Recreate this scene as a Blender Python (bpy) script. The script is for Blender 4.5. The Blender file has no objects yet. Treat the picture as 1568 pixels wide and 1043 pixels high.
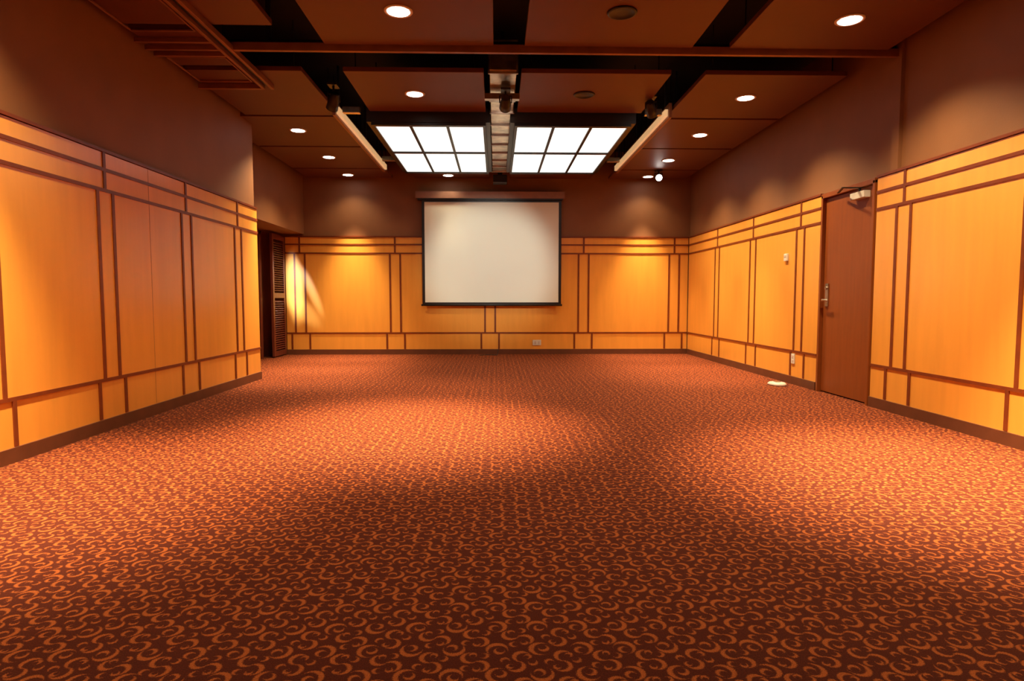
import bpy, bmesh, math, random
from mathutils import Vector, Matrix
random.seed(4)
S = bpy.context.scene
S.view_settings.view_transform = 'Standard'
S.view_settings.look = 'None'
S.view_settings.exposure = 0.0

# ------------------------------------------------------------------ materials
def new_mat(name):
    m = bpy.data.materials.new(name); m.use_nodes = True
    nt = m.node_tree; b = nt.nodes['Principled BSDF']
    return m, nt, b

def simple(name, col, rough=0.5, metal=0.0, var=0.12, scale=8.0, bump=0.0, coat=0.0, bscale=200, stretch=(1,1,1), emis=None, es=0):
    m, nt, b = new_mat(name)
    tc = nt.nodes.new('ShaderNodeTexCoord'); mp = nt.nodes.new('ShaderNodeMapping')
    mp.inputs['Scale'].default_value = stretch
    nt.links.new(tc.outputs['Object'], mp.inputs['Vector'])
    n = nt.nodes.new('ShaderNodeTexNoise'); n.inputs['Scale'].default_value = scale; n.inputs['Detail'].default_value = 4
    nt.links.new(mp.outputs['Vector'], n.inputs['Vector'])
    r = nt.nodes.new('ShaderNodeValToRGB')
    r.color_ramp.elements[0].position = 0.3; r.color_ramp.elements[1].position = 0.7
    r.color_ramp.elements[0].color = tuple(c*(1-var) for c in col)+(1,)
    r.color_ramp.elements[1].color = tuple(min(1, c*(1+var)) for c in col)+(1,)
    nt.links.new(n.outputs['Fac'], r.inputs['Fac']); nt.links.new(r.outputs['Color'], b.inputs['Base Color'])
    b.inputs['Roughness'].default_value = rough; b.inputs['Metallic'].default_value = metal
    b.inputs['Coat Weight'].default_value = coat; b.inputs['Coat Roughness'].default_value = 0.2
    if bump > 0:
        n2 = nt.nodes.new('ShaderNodeTexNoise'); n2.inputs['Scale'].default_value = bscale
        nt.links.new(tc.outputs['Object'], n2.inputs['Vector'])
        bp = nt.nodes.new('ShaderNodeBump'); bp.inputs['Strength'].default_value = bump; bp.inputs['Distance'].default_value = 0.004
        nt.links.new(n2.outputs['Fac'], bp.inputs['Height']); nt.links.new(bp.outputs['Normal'], b.inputs['Normal'])
    if emis:
        b.inputs['Emission Color'].default_value = emis+(1,); b.inputs['Emission Strength'].default_value = es
    return m

WOOD = simple('maple_veneer', (0.85, 0.365, 0.055), 0.30, var=0.05, scale=2.0, stretch=(5, 5, 0.6), coat=0.35)
BATTEN = simple('dark_cherry_batten', (0.19, 0.036, 0.007), 0.4, var=0.15, scale=10)
CAP = simple('cap_moulding', (0.55, 0.24, 0.06), 0.4)
PLASTER = simple('brown_plaster', (0.25, 0.102, 0.036), 0.6, var=0.06, scale=3, bump=0.15, bscale=120)
CEIL = simple('ceiling_panel_red', (0.12, 0.030, 0.010), 0.5, var=0.06, scale=2)
BLACK = simple('black_void', (0.006, 0.004, 0.004), 0.8)
BASE = simple('baseboard_brown', (0.13, 0.04, 0.016), 0.45)
DOOR = simple('door_redwood', (0.25, 0.060, 0.010), 0.38, var=0.10, scale=4, stretch=(6, 6, .5))
DARKW = simple('dark_walnut', (0.14, 0.028, 0.012), 0.4, var=0.2, scale=6, stretch=(6, 6, .5))
STEEL = simple('brushed_steel', (0.55, 0.48, 0.40), 0.3, metal=1.0, var=0.2, scale=12)
DUCT = simple('galvanised_foil', (0.75, 0.62, 0.48), 0.28, metal=1.0, var=0.35, scale=7, bump=0.6, bscale=25)
BLKM = simple('black_metal', (0.02, 0.016, 0.014), 0.4, metal=0.3)
WHITEP = simple('white_plastic', (0.72, 0.68, 0.58), 0.4, var=0.03)
SCREEN = simple('screen_fabric', (0.82, 0.86, 0.72), 0.7, var=0.015, scale=1.2)
HOUS = simple('screen_housing', (0.30, 0.15, 0.09), 0.5)
RAIL = simple('track_rail_bronze', (0.28, 0.105, 0.045), 0.4, metal=0.3)
TRIM_W = simple('downlight_trim', (0.62, 0.5, 0.42), 0.4)
LAMP = simple('lamp_lens', (1, 1, 1), 0.5, emis=(1.0, 0.95, 0.88), es=16)
PANEL_E = simple('light_panel_diffuser', (0.9, 0.95, 0.95), 0.5, var=0.02, emis=(0.93, 1.0, 0.95), es=1.15)
TRIM_GLOW = simple('slot_trim_painted_glow', (0.8, 0.5, 0.25), 0.5, emis=(1.0, 0.62, 0.28), es=0.5)  # emission stands in for light caught by the trim, not a lamp

def carpet():
    m, nt, b = new_mat('scroll_carpet')
    N, L = nt.nodes, nt.links
    tc = N.new('ShaderNodeTexCoord')
    P = tc.outputs['Object']
    def V(op, a, b2=None):
        n = N.new('ShaderNodeVectorMath'); n.operation = op
        for k, v in enumerate((a, b2)):
            if v is None: continue
            if isinstance(v, tuple): n.inputs[k].default_value = v
            else: L.new(v, n.inputs[k])
        return n
    def M(op, a, b2):
        n = N.new('ShaderNodeMath'); n.operation = op
        for k, v in enumerate((a, b2)):
            if isinstance(v, (int, float)): n.inputs[k].default_value = v
            else: L.new(v, n.inputs[k])
        return n.outputs[0]
    def rot(v, a): return (v[0]*math.cos(a)-v[1]*math.sin(a), v[0]*math.sin(a)+v[1]*math.cos(a))
    c = .126
    def lattice(off, amp, base):
        p = V('MULTIPLY', V('ADD', P, off+(0,)).outputs[0], (1/c, 1/c, 0)).outputs[0]
        fl = V('FLOOR', p).outputs[0]
        fr = V('SUBTRACT', V('SUBTRACT', p, fl).outputs[0], (.5, .5, 0)).outputs[0]
        wn = N.new('ShaderNodeTexWhiteNoise'); wn.noise_dimensions = '3D'; L.new(V('ADD', fl, (.5, .5, off[0]*10)).outputs[0], wn.inputs['Vector'])
        ang = M('ADD', M('MULTIPLY', wn.outputs['Value'], amp), base)
        r = N.new('ShaderNodeVectorRotate'); r.rotation_type = 'Z_AXIS'; L.new(fr, r.inputs['Vector']); L.new(ang, r.inputs['Angle'])
        return V('MULTIPLY', r.outputs[0], (c, c, 0)).outputs[0]
    def cres(q, cx, cy, r, a, o, k):
        ox, oy = rot((o*r, 0), a)
        d1 = M('SUBTRACT', r, V('DISTANCE', q, (cx, cy, 0)).outputs['Value'])
        d2 = M('SUBTRACT', V('DISTANCE', q, (cx+ox, cy+oy, 0)).outputs['Value'], k*r)
        return M('MINIMUM', d1, d2)
    qa = lattice((0., 0.), 1.7, -.85)
    qb = lattice((c/2, c/2), 6.28, 0)
    r = .027
    ds = [cres(qa, -.36*r, .88*r, r, 0, .42, .88), cres(qa, .36*r, -.88*r, r, math.pi, .42, .88)]
    # curled tips of the S scroll
    ds += [cres(qa, .18*r, 1.32*r, r*.42, -1.9, .6, .75), cres(qa, -.18*r, -1.32*r, r*.42, 1.25, .6, .75)]
    r2 = .033
    ds += [cres(qb, 0, 0, r2, 0, .36, .88), cres(qb, .36*r2, .10*r2, r2*.50, 2.3, .5, .80)]
    # small leaf off each scroll
    ds += [cres(qa, 1.3*r, .75*r, r*.5, 2.6, .6, .85), cres(qa, -1.3*r, -.75*r, r*.5, -.5, .6, .85)]
    acc = ds[0]
    for d in ds[1:]: acc = M('MAXIMUM', acc, d)
    nz = N.new('ShaderNodeTexNoise'); nz.inputs['Scale'].default_value = 260; nz.inputs['Detail'].default_value = 1; L.new(P, nz.inputs['Vector'])
    acc = M('ADD', acc, M('MULTIPLY', M('SUBTRACT', nz.outputs['Fac'], .5), .007))
    mr = N.new('ShaderNodeMapRange'); mr.interpolation_type = 'SMOOTHSTEP'
    mr.inputs['From Min'].default_value = -.0026; mr.inputs['From Max'].default_value = .0036
    L.new(acc, mr.inputs['Value'])
    mx = N.new('ShaderNodeMix'); mx.data_type = 'RGBA'
    mx.inputs[6].default_value = (0.088, 0.015, 0.006, 1); mx.inputs[7].default_value = (0.40, 0.100, 0.022, 1)
    L.new(mr.outputs[0], mx.inputs[0])
    mul = N.new('ShaderNodeMix'); mul.data_type = 'RGBA'; mul.blend_type = 'MULTIPLY'; mul.inputs[0].default_value = 1
    rr = N.new('ShaderNodeValToRGB'); rr.color_ramp.elements[0].position = .3; rr.color_ramp.elements[1].position = .7
    rr.color_ramp.elements[0].color = (.7, .7, .7, 1); rr.color_ramp.elements[1].color = (1.2, 1.2, 1.2, 1)
    L.new(nz.outputs['Fac'], rr.inputs['Fac']); L.new(mx.outputs[2], mul.inputs[6]); L.new(rr.outputs['Color'], mul.inputs[7])
    L.new(mul.outputs[2], b.inputs['Base Color'])
    b.inputs['Roughness'].default_value = .95
    b.inputs['Specular IOR Level'].default_value = .15
    bp = N.new('ShaderNodeBump'); bp.inputs['Strength'].default_value = .4; bp.inputs['Distance'].default_value = .004
    L.new(nz.outputs['Fac'], bp.inputs['Height']); L.new(bp.outputs['Normal'], b.inputs['Normal'])
    return m
CARPET = carpet()

# ------------------------------------------------------------------ mesh builder
class MB:
    def __init__(s, name): s.name = name; s.bm = bmesh.new(); s.mats = []
    def mi(s, m):
        if m not in s.mats: s.mats.append(m)
        return s.mats.index(m)
    def box(s, x0, x1, y0, y1, z0, z1, m, mtx=None):
        x0, x1 = sorted((x0, x1)); y0, y1 = sorted((y0, y1)); z0, z1 = sorted((z0, z1))
        v = [s.bm.verts.new((mtx @ Vector(p)) if mtx else p) for p in
             [(x0,y0,z0),(x1,y0,z0),(x1,y1,z0),(x0,y1,z0),(x0,y0,z1),(x1,y0,z1),(x1,y1,z1),(x0,y1,z1)]]
        for f in [(3,2,1,0),(4,5,6,7),(0,1,5,4),(1,2,6,5),(2,3,7,6),(3,0,4,7)]:
            fc = s.bm.faces.new([v[i] for i in f]); fc.material_index = s.mi(m)
    def lathe(s, prof, m, mtx=None, seg=32, smooth=True):
        rings = []
        for r, z in prof:
            ring = []
            for i in range(seg):
                a = 2*math.pi*i/seg; p = Vector((max(r, 1e-5)*math.cos(a), max(r, 1e-5)*math.sin(a), z))
                ring.append(s.bm.verts.new(mtx @ p if mtx else p))
            rings.append(ring)
        for k in range(len(rings)-1):
            for i in range(seg):
                f = s.bm.faces.new([rings[k][i], rings[k][(i+1) % seg], rings[k+1][(i+1) % seg], rings[k+1][i]])
                f.material_index = s.mi(m); f.smooth = smooth
        for ring, rev in ((rings[0], True), (rings[-1], False)):
            f = s.bm.faces.new(ring[::-1] if rev else ring); f.material_index = s.mi(m)
    def cyl(s, p0, p1, r, m, seg=20):
        p0 = Vector(p0); p1 = Vector(p1); d = p1-p0
        mt = Matrix.Translation(p0) @ d.to_track_quat('Z', 'Y').to_matrix().to_4x4()
        s.lathe([(r, 0), (r, d.length)], m, mt, seg)
    def done(s, bevel=0, parent=None, name=None):
        me = bpy.data.meshes.new(s.name); bmesh.ops.recalc_face_normals(s.bm, faces=s.bm.faces); s.bm.to_mesh(me); s.bm.free()
        for m in s.mats: me.materials.append(m)
        o = bpy.data.objects.new(s.name, me); S.collection.objects.link(o)
        if bevel:
            b = o.modifiers.new('bevel', 'BEVEL'); b.width = bevel; b.segments = 2; b.limit_method = 'ANGLE'
        if parent: o.parent = parent
        return o

# ------------------------------------------------------------------ dimensions
XR, XL, YB, YF = 3.63, -3.08, 11.63, -3.0
ZT = 3.75; ZC = 3.23; WT = 2.18
LEND = 8.07; XA = -3.54; XD = -3.90

# floor
m = MB('floor'); m.box(-4.6, 3.9, YF-.2, YB+.2, -.1, 0, CARPET); m.done()
# walls
m = MB('wall_right')
D0, D1, DH = 5.87, 6.84, 2.16
m.box(XR, XR+.2, YF, D0, 0, ZT, PLASTER); m.box(XR, XR+.2, D1, YB, 0, ZT, PLASTER); m.box(XR, XR+.2, D0, D1, DH, ZT, PLASTER)
m.done()
m = MB('trim_3'); m.box(XR-.035, XR, 5.56, 5.66, WT+.012, 3.55, PLASTER); m.done()
m = MB('wall_back'); m.box(-4.3, XR+.2, YB, YB+.2, 0, ZT, PLASTER); m.done()
m = MB('wall_front'); m.box(-4.3, XR+.2, YF-.2, YF, 0, ZT, PLASTER); m.done()
m = MB('wall_left'); m.box(XL-.2, XL, YF, LEND, 0, ZT, PLASTER); m.done()
m = MB('wall_return'); m.box(-4.3, XL-.2, LEND-.15, LEND, 0, ZT, PLASTER); m.done()
m = MB('wall_header'); m.box(-4.3, XA, LEND, YB, 2.22, ZT, PLASTER); m.done()
m = MB('wall_alcove'); m.box(-4.3, -4.15, LEND, YB, 0, 2.22, DARKW); m.done()

# panelling
def panelling(name, bname, mapf, s0, s1, centres, holes=(), seams=()):
    m = MB(name)
    def B(a, b, d0, d1, z0, z1, mat):
        x0, y0 = mapf(a, d0); x1, y1 = mapf(b, d1); m.box(x0, x1, y0, y1, z0, z1, mat)
    spans = [(s0, s1)]
    for h0, h1 in holes:
        n = []
        for a, b in spans:
            if h0 > a and h1 < b: n += [(a, h0), (h1, b)]
            else: n.append((a, b))
        spans = n
    T = .03; P = .038; w = .016
    for a, b in spans:
        B(a, b, 0, T, 0.09, WT-.015, WOOD)
        B(a, b, 0, P+.004, WT-.010, WT+.012, BATTEN)
        for z in (.40, 1.875, 2.035): B(a, b, T, P, z-.013, z+.013, BATTEN)
        for c in centres:
            for ds, z0, z1 in ((-.095, .413, 1.862), (.095, .413, 1.862), (0, 1.888, 2.022), (0, 2.048, WT-.010), (-.165, .10, .387), (.165, .10, .387)):
                q = c+ds
                if a+.03 < q < b-.03: B(q-w, q+w, T, P, z0, z1, BATTEN)
        for q in seams:
            if a < q < b: B(q-.003, q+.003, T, T+.0015, .1, WT-.015, CAP)
    m.done()
    m = MB(bname)
    for a, b in spans: B(a, b, 0, .045, 0, .095, BASE)
    m.done()
panelling('wall_panelling_right', 'baseboard_right', lambda s, d: (XR-d, s), YF+.05, YB-.05,
          [10.08, 8.67, 7.31, 5.45, 4.08, 2.7, 1.3, -.1], [(D0-.02, D1+.02)])
panelling('wall_panelling_left', 'baseboard_left', lambda s, d: (XL+d, s), YF+.05, LEND,
          [7.47, 6.25, 4.98, 3.80, 2.55, 1.3, .05], seams=[5.6])
panelling('wall_panelling_back', 'baseboard_back', lambda s, d: (s, YB-d), XD+.02, XR-.04,
          [-3.62, -1.87, -.115, 1.63, 3.33])

# ceiling
m = MB('ceiling'); m.box(-4.3, XR+.2, YF-.2, YB+.2, ZT, ZT+.1, BLACK); m.done()
m = MB('ceiling_panels')
def cp(x0, x1, y0, y1, z=ZC):
    m.box(x0, x1, y0, y1, z, z+.045, CEIL)
    for x in (x0+.1, x1-.1):
        for y in (y0+.1, y1-.1): m.box(x-.006, x+.006, y-.006, y+.006, z+.045, ZT, BLACK)
rows_near = [(-2.8, -1.3), (-1.24, .26), (.32, 1.82), (1.88, 3.38), (3.44, 5.56)]
for y0, y1 in rows_near:
    cp(-1.48, -.02, y0, y1); cp(.25, 1.72, y0, y1); cp(2.05, 3.47, y0, y1); cp(-3.0, -1.80, y0, y1 if y0 < 3 else 5.2)
cp(-1.48, -.12, 6.20, 7.48); cp(.25, 1.72, 6.20, 7.48)
for y0, y1 in [(6.20, 7.66), (7.72, 9.17), (9.23, 10.68), (10.74, 11.5)]:
    cp(2.06, 3.47, y0, y1)
    cp(-3.42 if y0 > 7.7 else -3.0, -1.88, y0, y1)
cp(-3.0, -2.42, 5.3, 6.08)
cp(-1.48, -.12, 10.74, 11.5); cp(.25, 1.72, 10.74, 11.5)
m.done(bevel=.004)

# partition track
m = MB('trim_1')
m.box(-2.32, XR, 5.60, 5.64, 3.19, ZC+.03, RAIL); m.box(-2.32, XR, 5.64, 5.76, 3.24, ZC+.07, BLKM)
for x in (-2.0, -.7, .9, 2.6): m.box(x-.02, x+.02, 5.67, 5.71, ZC+.07, ZT, BLKM)
m.done(bevel=.003)
m = MB('trim_2')
for a in (0, .09):
    m.box(-2.40+a, -2.37+a, 2.0, 6.6, 3.18, ZC, RAIL)
m.box(-2.37, -2.31, 2.0, 6.6, 3.215, ZC, BLKM)
m.box(-3.04, -2.40, 6.57, 6.61, 3.18, ZC, RAIL)
for y in (5.76, 5.62, 5.46): m.box(-3.04, -2.40, y-.015, y+.015, 3.19, ZC, RAIL)
for x0, x1, y0, y1 in ((-2.98, -2.46, 5.86, 6.48), (-2.98, -2.46, 4.4, 5.3)):
    for q in (y0, y1): m.box(x0, x1, q-.008, q+.008, 3.215, ZC, RAIL)
    for q in (x0, x1): m.box(q-.008, q+.008, y0+.008, y1-.008, 3.215, ZC, RAIL)
m.done(bevel=.003)

# light boxes
def lightbox(x0, x1):
    m = MB('ceiling_light_panel')
    y0, y1, z = 7.57, 10.35, 3.09
    w = .034
    m.box(x0-.07, x1+.07, y0-.05, y1+.05, z+.03, z+.20, BLKM)
    xs = [x0+(x1-x0)*i/3 for i in range(4)]; ys = [y0, (y0+y1)/2, y1]
    for i in range(3):
        for j in range(2):
            m.box(xs[i]+w/2, xs[i+1]-w/2, ys[j]+w/2, ys[j+1]-w/2, z+.015, z+.03, PANEL_E)
    for i, x in enumerate(xs): m.box(x-w/2, x+w/2, y0-w/2, y1+w/2, z, z+.03, BLKM)
    for y in ys: m.box(x0-w/2, x1+w/2, y-w, y+w, z-.002, z+.03, BLKM)
    for x in (x0+.2, x1-.2):
        for y in (y0+.3, y1-.3): m.cyl((x, y, z+.2), (x, y, ZT), .008, BLKM, 8)
    m.done()
lightbox(-1.46, -.14); lightbox(.24, 1.60)

# ceiling slot trims; inner face glows to imitate light falling on it
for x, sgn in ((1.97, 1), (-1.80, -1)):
    m = MB('slot_trim_with_glow')
    m.box(x, x+sgn*.035, 7.35, 10.45, 3.16, 3.24, TRIM_GLOW)
    m.box(x+sgn*.035, x+sgn*.07, 7.30, 10.5, 3.13, 3.30, RAIL)
    for y in (7.5, 9, 10.3): m.box(x+sgn*.035, x+sgn*.055, y-.02, y+.02, 3.3, ZT, BLKM)
    for y in (7.40, 9.9): m.box(x-sgn*.22, x-sgn*.02, y, y+.07, 3.19, 3.26, STEEL)
    m.done(bevel=.003)

# central duct
m = MB('air_duct')
m.box(-.06, .20, 6.1, 10.85, 3.22, 3.50, DUCT)
for y in (6.15, 7.0, 7.45, 7.95, 8.45, 8.95, 9.45, 9.95, 10.4, 10.8): m.box(-.075, .215, y-.015, y+.015, 3.20, 3.52, STEEL)
for y in (6.5, 9, 10.6): m.box(.05, .09, y, y+.04, 3.5, ZT, BLKM)
m.box(-.12, .25, 6.70, 6.78, 3.14, 3.20, STEEL)
m.done(bevel=.004)
m = MB('projector_mount'); m.box(-.05, .19, 10.95, 11.2, 3.06, 3.19, BLKM); m.box(.03, .11, 11.0, 11.1, 3.19, ZT, BLKM); m.done(bevel=.006)

# downlights
def add_spot(parent, loc, energy, size, blend, col, target=None, rad=.06):
    l = bpy.data.lights.new('lamp', 'SPOT'); l.energy = energy; l.spot_size = math.radians(size); l.spot_blend = blend; l.color = col; l.shadow_soft_size = rad
    o = bpy.data.objects.new('lamp', l); S.collection.objects.link(o); o.location = loc
    if target is not None: o.rotation_euler = (Vector(target)-Vector(loc)).to_track_quat('-Z', 'Y').to_euler()
    if parent: o.parent = parent
    return o
WARM = (1.0, 0.77, 0.46)
# x, y, wide factor, narrow (pool) factor
DL = [(-.744, 4.92, .25, 8.0), (2.79, 4.98, .90, .5), (-.87, 6.84, .35, 1.4), (2.73, 6.88, .95, .6), (-2.58, 8.32, .75, 3.2), (2.735, 8.42, .85, 2.2), (-2.59, 9.85, .75, 2.8), (2.735, 9.94, .75, 1.8),
      (-2.62, 11.22, .12, 2.4), (2.73, 11.25, .12, 2.0), (-.85, 11.22, .04, .1), (-2.5, 3.3, .95, 5.6), (2.65, 3.5, 1.0, 8.4), (-2.5, 1.7, .15, 0), (2.75, 1.7, .15, 0), (.1, .0, .02, 0), (-2.5, -1.2, .1, 0), (2.75, -1.2, .1, 0)]
for x, y, k, kn in DL:
    m = MB('recessed_downlight')
    m.lathe([(.085, 0.005), (.085, -.004), (.105, -.006), (.11, -.001), (.11, .004)], TRIM_W)
    m.lathe([(.084, -.0045), (.084, -.0055)], LAMP, smooth=False)
    o = m.done(); o.location = (x, y, ZC-.004)
    add_spot(o, (0, 0, -.02), 330*k, 122, .75, WARM)
    if kn: add_spot(o, (0, 0, -.02), 330*kn, 54 if y > 11 else 62, 1.0, WARM)
for x, y in ((.97, 4.9), (.95, 6.82), (2.76, 4.3)):
    m = MB('ceiling_speaker')
    m.lathe([(.10, 0.004), (.115, 0.0), (.11, -.008), (.095, -.010), (.09, -.006), (.03, -.004), (.0, -.004)], BLKM)
    o = m.done(); o.location = (x, y, ZC-.004)

# track spotlights
def spotlight(x, y, ztop, zb, aim):
    m = MB('track_spotlight')
    m.cyl((0, 0, 0), (0, 0, zb-ztop), .012, BLKM, 12)
    m.box(-.05, .05, -.07, .07, -.02, 0.0, BLKM)
    d = Vector(aim).normalized(); c = Vector((0, 0, zb-ztop-.06))
    side = d.cross(Vector((0, 0, 1))).normalized()
    for sg in (-1, 1): m.cyl(c+side*.062*sg, c+side*.062*sg+Vector((0, 0, .07)), .006, BLKM, 8)
    m.cyl(c+side*.066+Vector((0, 0, .07)), c-side*.066+Vector((0, 0, .07)), .007, BLKM, 8)
    mt = Matrix.Translation(c) @ d.to_track_quat('Z', 'Y').to_matrix().to_4x4()
    m.lathe([(.03, -.10), (.045, -.09), (.05, -.03), (.058, .0), (.062, .09), (.056, .09), (.05, .06)], BLKM, mt)
    m.lathe([(.053, .091), (.053, .093)], LAMP, mt)
    o = m.done(); o.location = (x, y, ztop)
    o['lens'] = list(c + d*.10)
    return o
spotlight(-1.70, 6.7, 3.27, 3.16, (-.3, .5, -.5))
o = spotlight(.10, 6.58, 3.195, 3.12, (-.04, 1, -.28))
add_spot(o, Vector(o['lens']), 440, 33, .7, (.98, .97, .86), Vector(o['lens'])+Vector((-.045, 1, -.29)), .04)
spotlight(1.72, 7.0, 3.27, 3.2, (.3, .6, -.4))
o = spotlight(2.78, 10.72, 3.23, 3.17, (-.15, -1, -.25))

# projection screen
m = MB('projection_screen')
m.box(-1.46, 1.25, 11.42, 11.60, 2.86, 2.98, HOUS)
m.box(-1.43, 1.22, 11.44, 11.58, 2.835, 2.86, BLKM)
sx0, sx1, sz0, sz1, sy = -1.36, 1.20, .93, 2.85, 11.50
m.box(sx0, sx0+.05, sy, sy+.006, sz0, sz1, BLKM); m.box(sx1-.05, sx1, sy, sy+.006, sz0, sz1, BLKM)
m.box(sx0+.05, sx1-.05, sy, sy+.006, sz1-.05, sz1, BLKM); m.box(sx0+.05, sx1-.05, sy, sy+.006, sz0, sz0+.04, BLKM)
m.box(sx0+.05, sx1-.05, sy, sy+.006, sz0+.04, sz1-.05, SCREEN)
m.cyl((sx0-.02, sy, sz0-.01), (sx1+.02, sy, sz0-.01), .018, BLKM)
m.done()

# exit door right
e = bpy.data.objects.new('door_1', None); S.collection.objects.link(e)
m = MB('door_leaf'); m.box(XR-.005, XR+.045, D0+.04, D1-.04, .012, DH-.035, DOOR); m.done(bevel=.003, parent=e)
m = MB('door_frame')
for a, b in ((D0, D0+.035), (D1-.035, D1)): m.box(XR-.045, XR+.12, a, b, 0, DH, DOOR)
m.box(XR-.045, XR+.12, D0, D1, DH-.03, DH+.02, DOOR); m.done(bevel=.003, parent=e)
m = MB('hinges')
for z in (.35, 1.15, 1.95): m.cyl((XR-.02, D0+.04, z-.06), (XR-.02, D0+.04, z+.06), .012, STEEL)
m.done(parent=e)
m = MB('lever_handle')
m.box(XR-.018, XR-.005, D1-.15, D1-.09, .95, 1.20, STEEL)
m.cyl((XR-.018, D1-.12, 1.02), (XR-.07, D1-.12, 1.02), .012, STEEL); m.cyl((XR-.066, D1-.125, 1.02), (XR-.066, D1-.24, 1.015), .010, STEEL)
m.cyl((XR-.018, D1-.12, 1.15), (XR-.032, D1-.12, 1.15), .02, STEEL)
m.done(bevel=.002, parent=e)
m = MB('door_closer')
m.box(XR-.07, XR-.005, 6.0, 6.24, 2.02, 2.085, WHITEP)
m.cyl((XR-.04, 6.12, 2.085), (XR-.04, 6.12, 2.13), .012, BLKM)
m.box(XR-.22, XR-.03, 6.10, 6.13, 2.12, 2.13, BLKM, Matrix.Identity(4))
m.box(-.01, .34, -.012, .012, -.004, .004, BLKM, Matrix.Translation((XR-.21, 6.12, 2.128)) @ Matrix.Rotation(math.radians(68), 4, 'Z'))
m.done(bevel=.002, parent=e)

# alcove dark doors and louvre
e = bpy.data.objects.new('door_2', None); S.collection.objects.link(e)
m = MB('door_leaves')
for a, b in ((8.75, 9.74), (9.76, 10.75)):
    m.box(-4.12, -4.07, a, b, .01, 2.12, DARKW)
    for z0, z1 in ((.2, .95), (1.05, 2.0)): m.box(-4.075, -4.06, a+.12, b-.12, z0, z1, DARKW)
m.done(bevel=.004, parent=e)
m = MB('door_casing'); m.box(-4.15, -4.04, 8.65, 8.74, 0, 2.2, DARKW); m.box(-4.15, -4.04, 10.76, 10.85, 0, 2.2, DARKW); m.box(-4.15, -4.04, 8.65, 10.85, 2.13, 2.2, DARKW); m.done(bevel=.003, parent=e)
m = MB('closer'); m.box(-4.065, -4.0, 9.9, 10.15, 2.0, 2.07, STEEL); m.done(bevel=.003, parent=e)
m = MB('louvered_shutter')
y0, y1, x = 10.93, 11.56, XD
m.box(x-.02, x+.02, y0, y0+.07, .02, 2.17, DARKW); m.box(x-.02, x+.02, y1-.07, y1, .02, 2.17, DARKW)
for z in (.02, 1.05, 2.08): m.box(x-.02, x+.02, y0+.07, y1-.07, z, z+.09, DARKW)
z = .15
while z < 2.06:
    if not (1.03 < z < 1.16):
        m.box(-.022, .022, y0+.07, y1-.07, -.003, .003, DARKW, Matrix.Translation((x, 0, z)) @ Matrix.Rotation(math.radians(40), 4, 'Y'))
    z += .04
m.done()

# outlets etc
m = MB('wall_outlet'); m.box(.68, .84, YB-.042, YB-.031, .165, .265, WHITEP)
for x in (.715, .785): m.box(x, x+.03, YB-.045, YB-.04, .185, .245, TRIM_W)
m.done(bevel=.003)
m = MB('wall_outlet'); m.box(XR-.042, XR-.031, 7.36, 7.44, .25, .37, WHITEP)
for z in (.27, .32): m.box(XR-.045, XR-.04, 7.38, 7.42, z, z+.03, TRIM_W)
m.done(bevel=.003)
m = MB('thermostat'); m.box(XR-.056, XR-.031, 7.60, 7.68, 1.50, 1.59, WHITEP); m.box(XR-.060, XR-.054, 7.615, 7.665, 1.545, 1.575, TRIM_W); m.done(bevel=.004)
m = MB('floor_power_box')
m.lathe([(.10, 0), (.10, .02), (.085, .035), (.04, .04), (0, .04)], TRIM_W, Matrix.Scale(1.3, 4, (0, 1, 0))); m.box(-.03, .03, -.03, .03, .035, .05, STEEL)
o = m.done(); o.location = (3.36, 7.3, 0)
cu = bpy.data.curves.new('floor_cable', 'CURVE'); cu.dimensions = '3D'; cu.bevel_depth = .006
sp = cu.splines.new('BEZIER'); pts = [(-.3, 11.3, .007), (-.15, 11.38, .007), (0, 11.34, .007), (.02, 11.5, .007), (.04, 11.57, .10)]
sp.bezier_points.add(len(pts)-1)
for p, c in zip(sp.bezier_points, pts): p.co = c; p.handle_left_type = p.handle_right_type = 'AUTO'
o = bpy.data.objects.new('floor_cable', cu); S.collection.objects.link(o); cu.materials.append(BLKM)

# daylight spill on the back wall beside the louvred doorway
for tx, tz, sz, sx, en, tilt in ((-3.72, 1.25, 32, .30, 850, 4), (-3.42, 1.20, 26, .18, 330, 24), (-3.60, .85, 22, .4, 260, 50)):
    src = Vector((-3.7, 9.2, 1.9)); tg = Vector((tx, 11.6, tz))
    o = add_spot(None, src, en, sz, 1.0, (.80, .90, 1.0), tg, .03); o.name = 'doorway_daylight'
    o.rotation_euler = ((tg-src).to_track_quat('-Z', 'Y').to_matrix() @ Matrix.Rotation(math.radians(tilt), 3, 'Z')).to_euler()
    o.scale = (sx, 1, 1)

w = bpy.data.worlds.new('world'); S.world = w; w.use_nodes = True
w.node_tree.nodes['Background'].inputs[0].default_value = (.9, .6, .4, 1); w.node_tree.nodes['Background'].inputs[1].default_value = .05

cam = bpy.data.cameras.new('camera'); cam.lens = 36*950/1568; cam.sensor_width = 36
co = bpy.data.objects.new('camera', cam); S.collection.objects.link(co)
co.location = (0, 0, 1.03); co.rotation_euler = (math.radians(90-3.82), 0, math.radians(-1.45))
S.camera = co
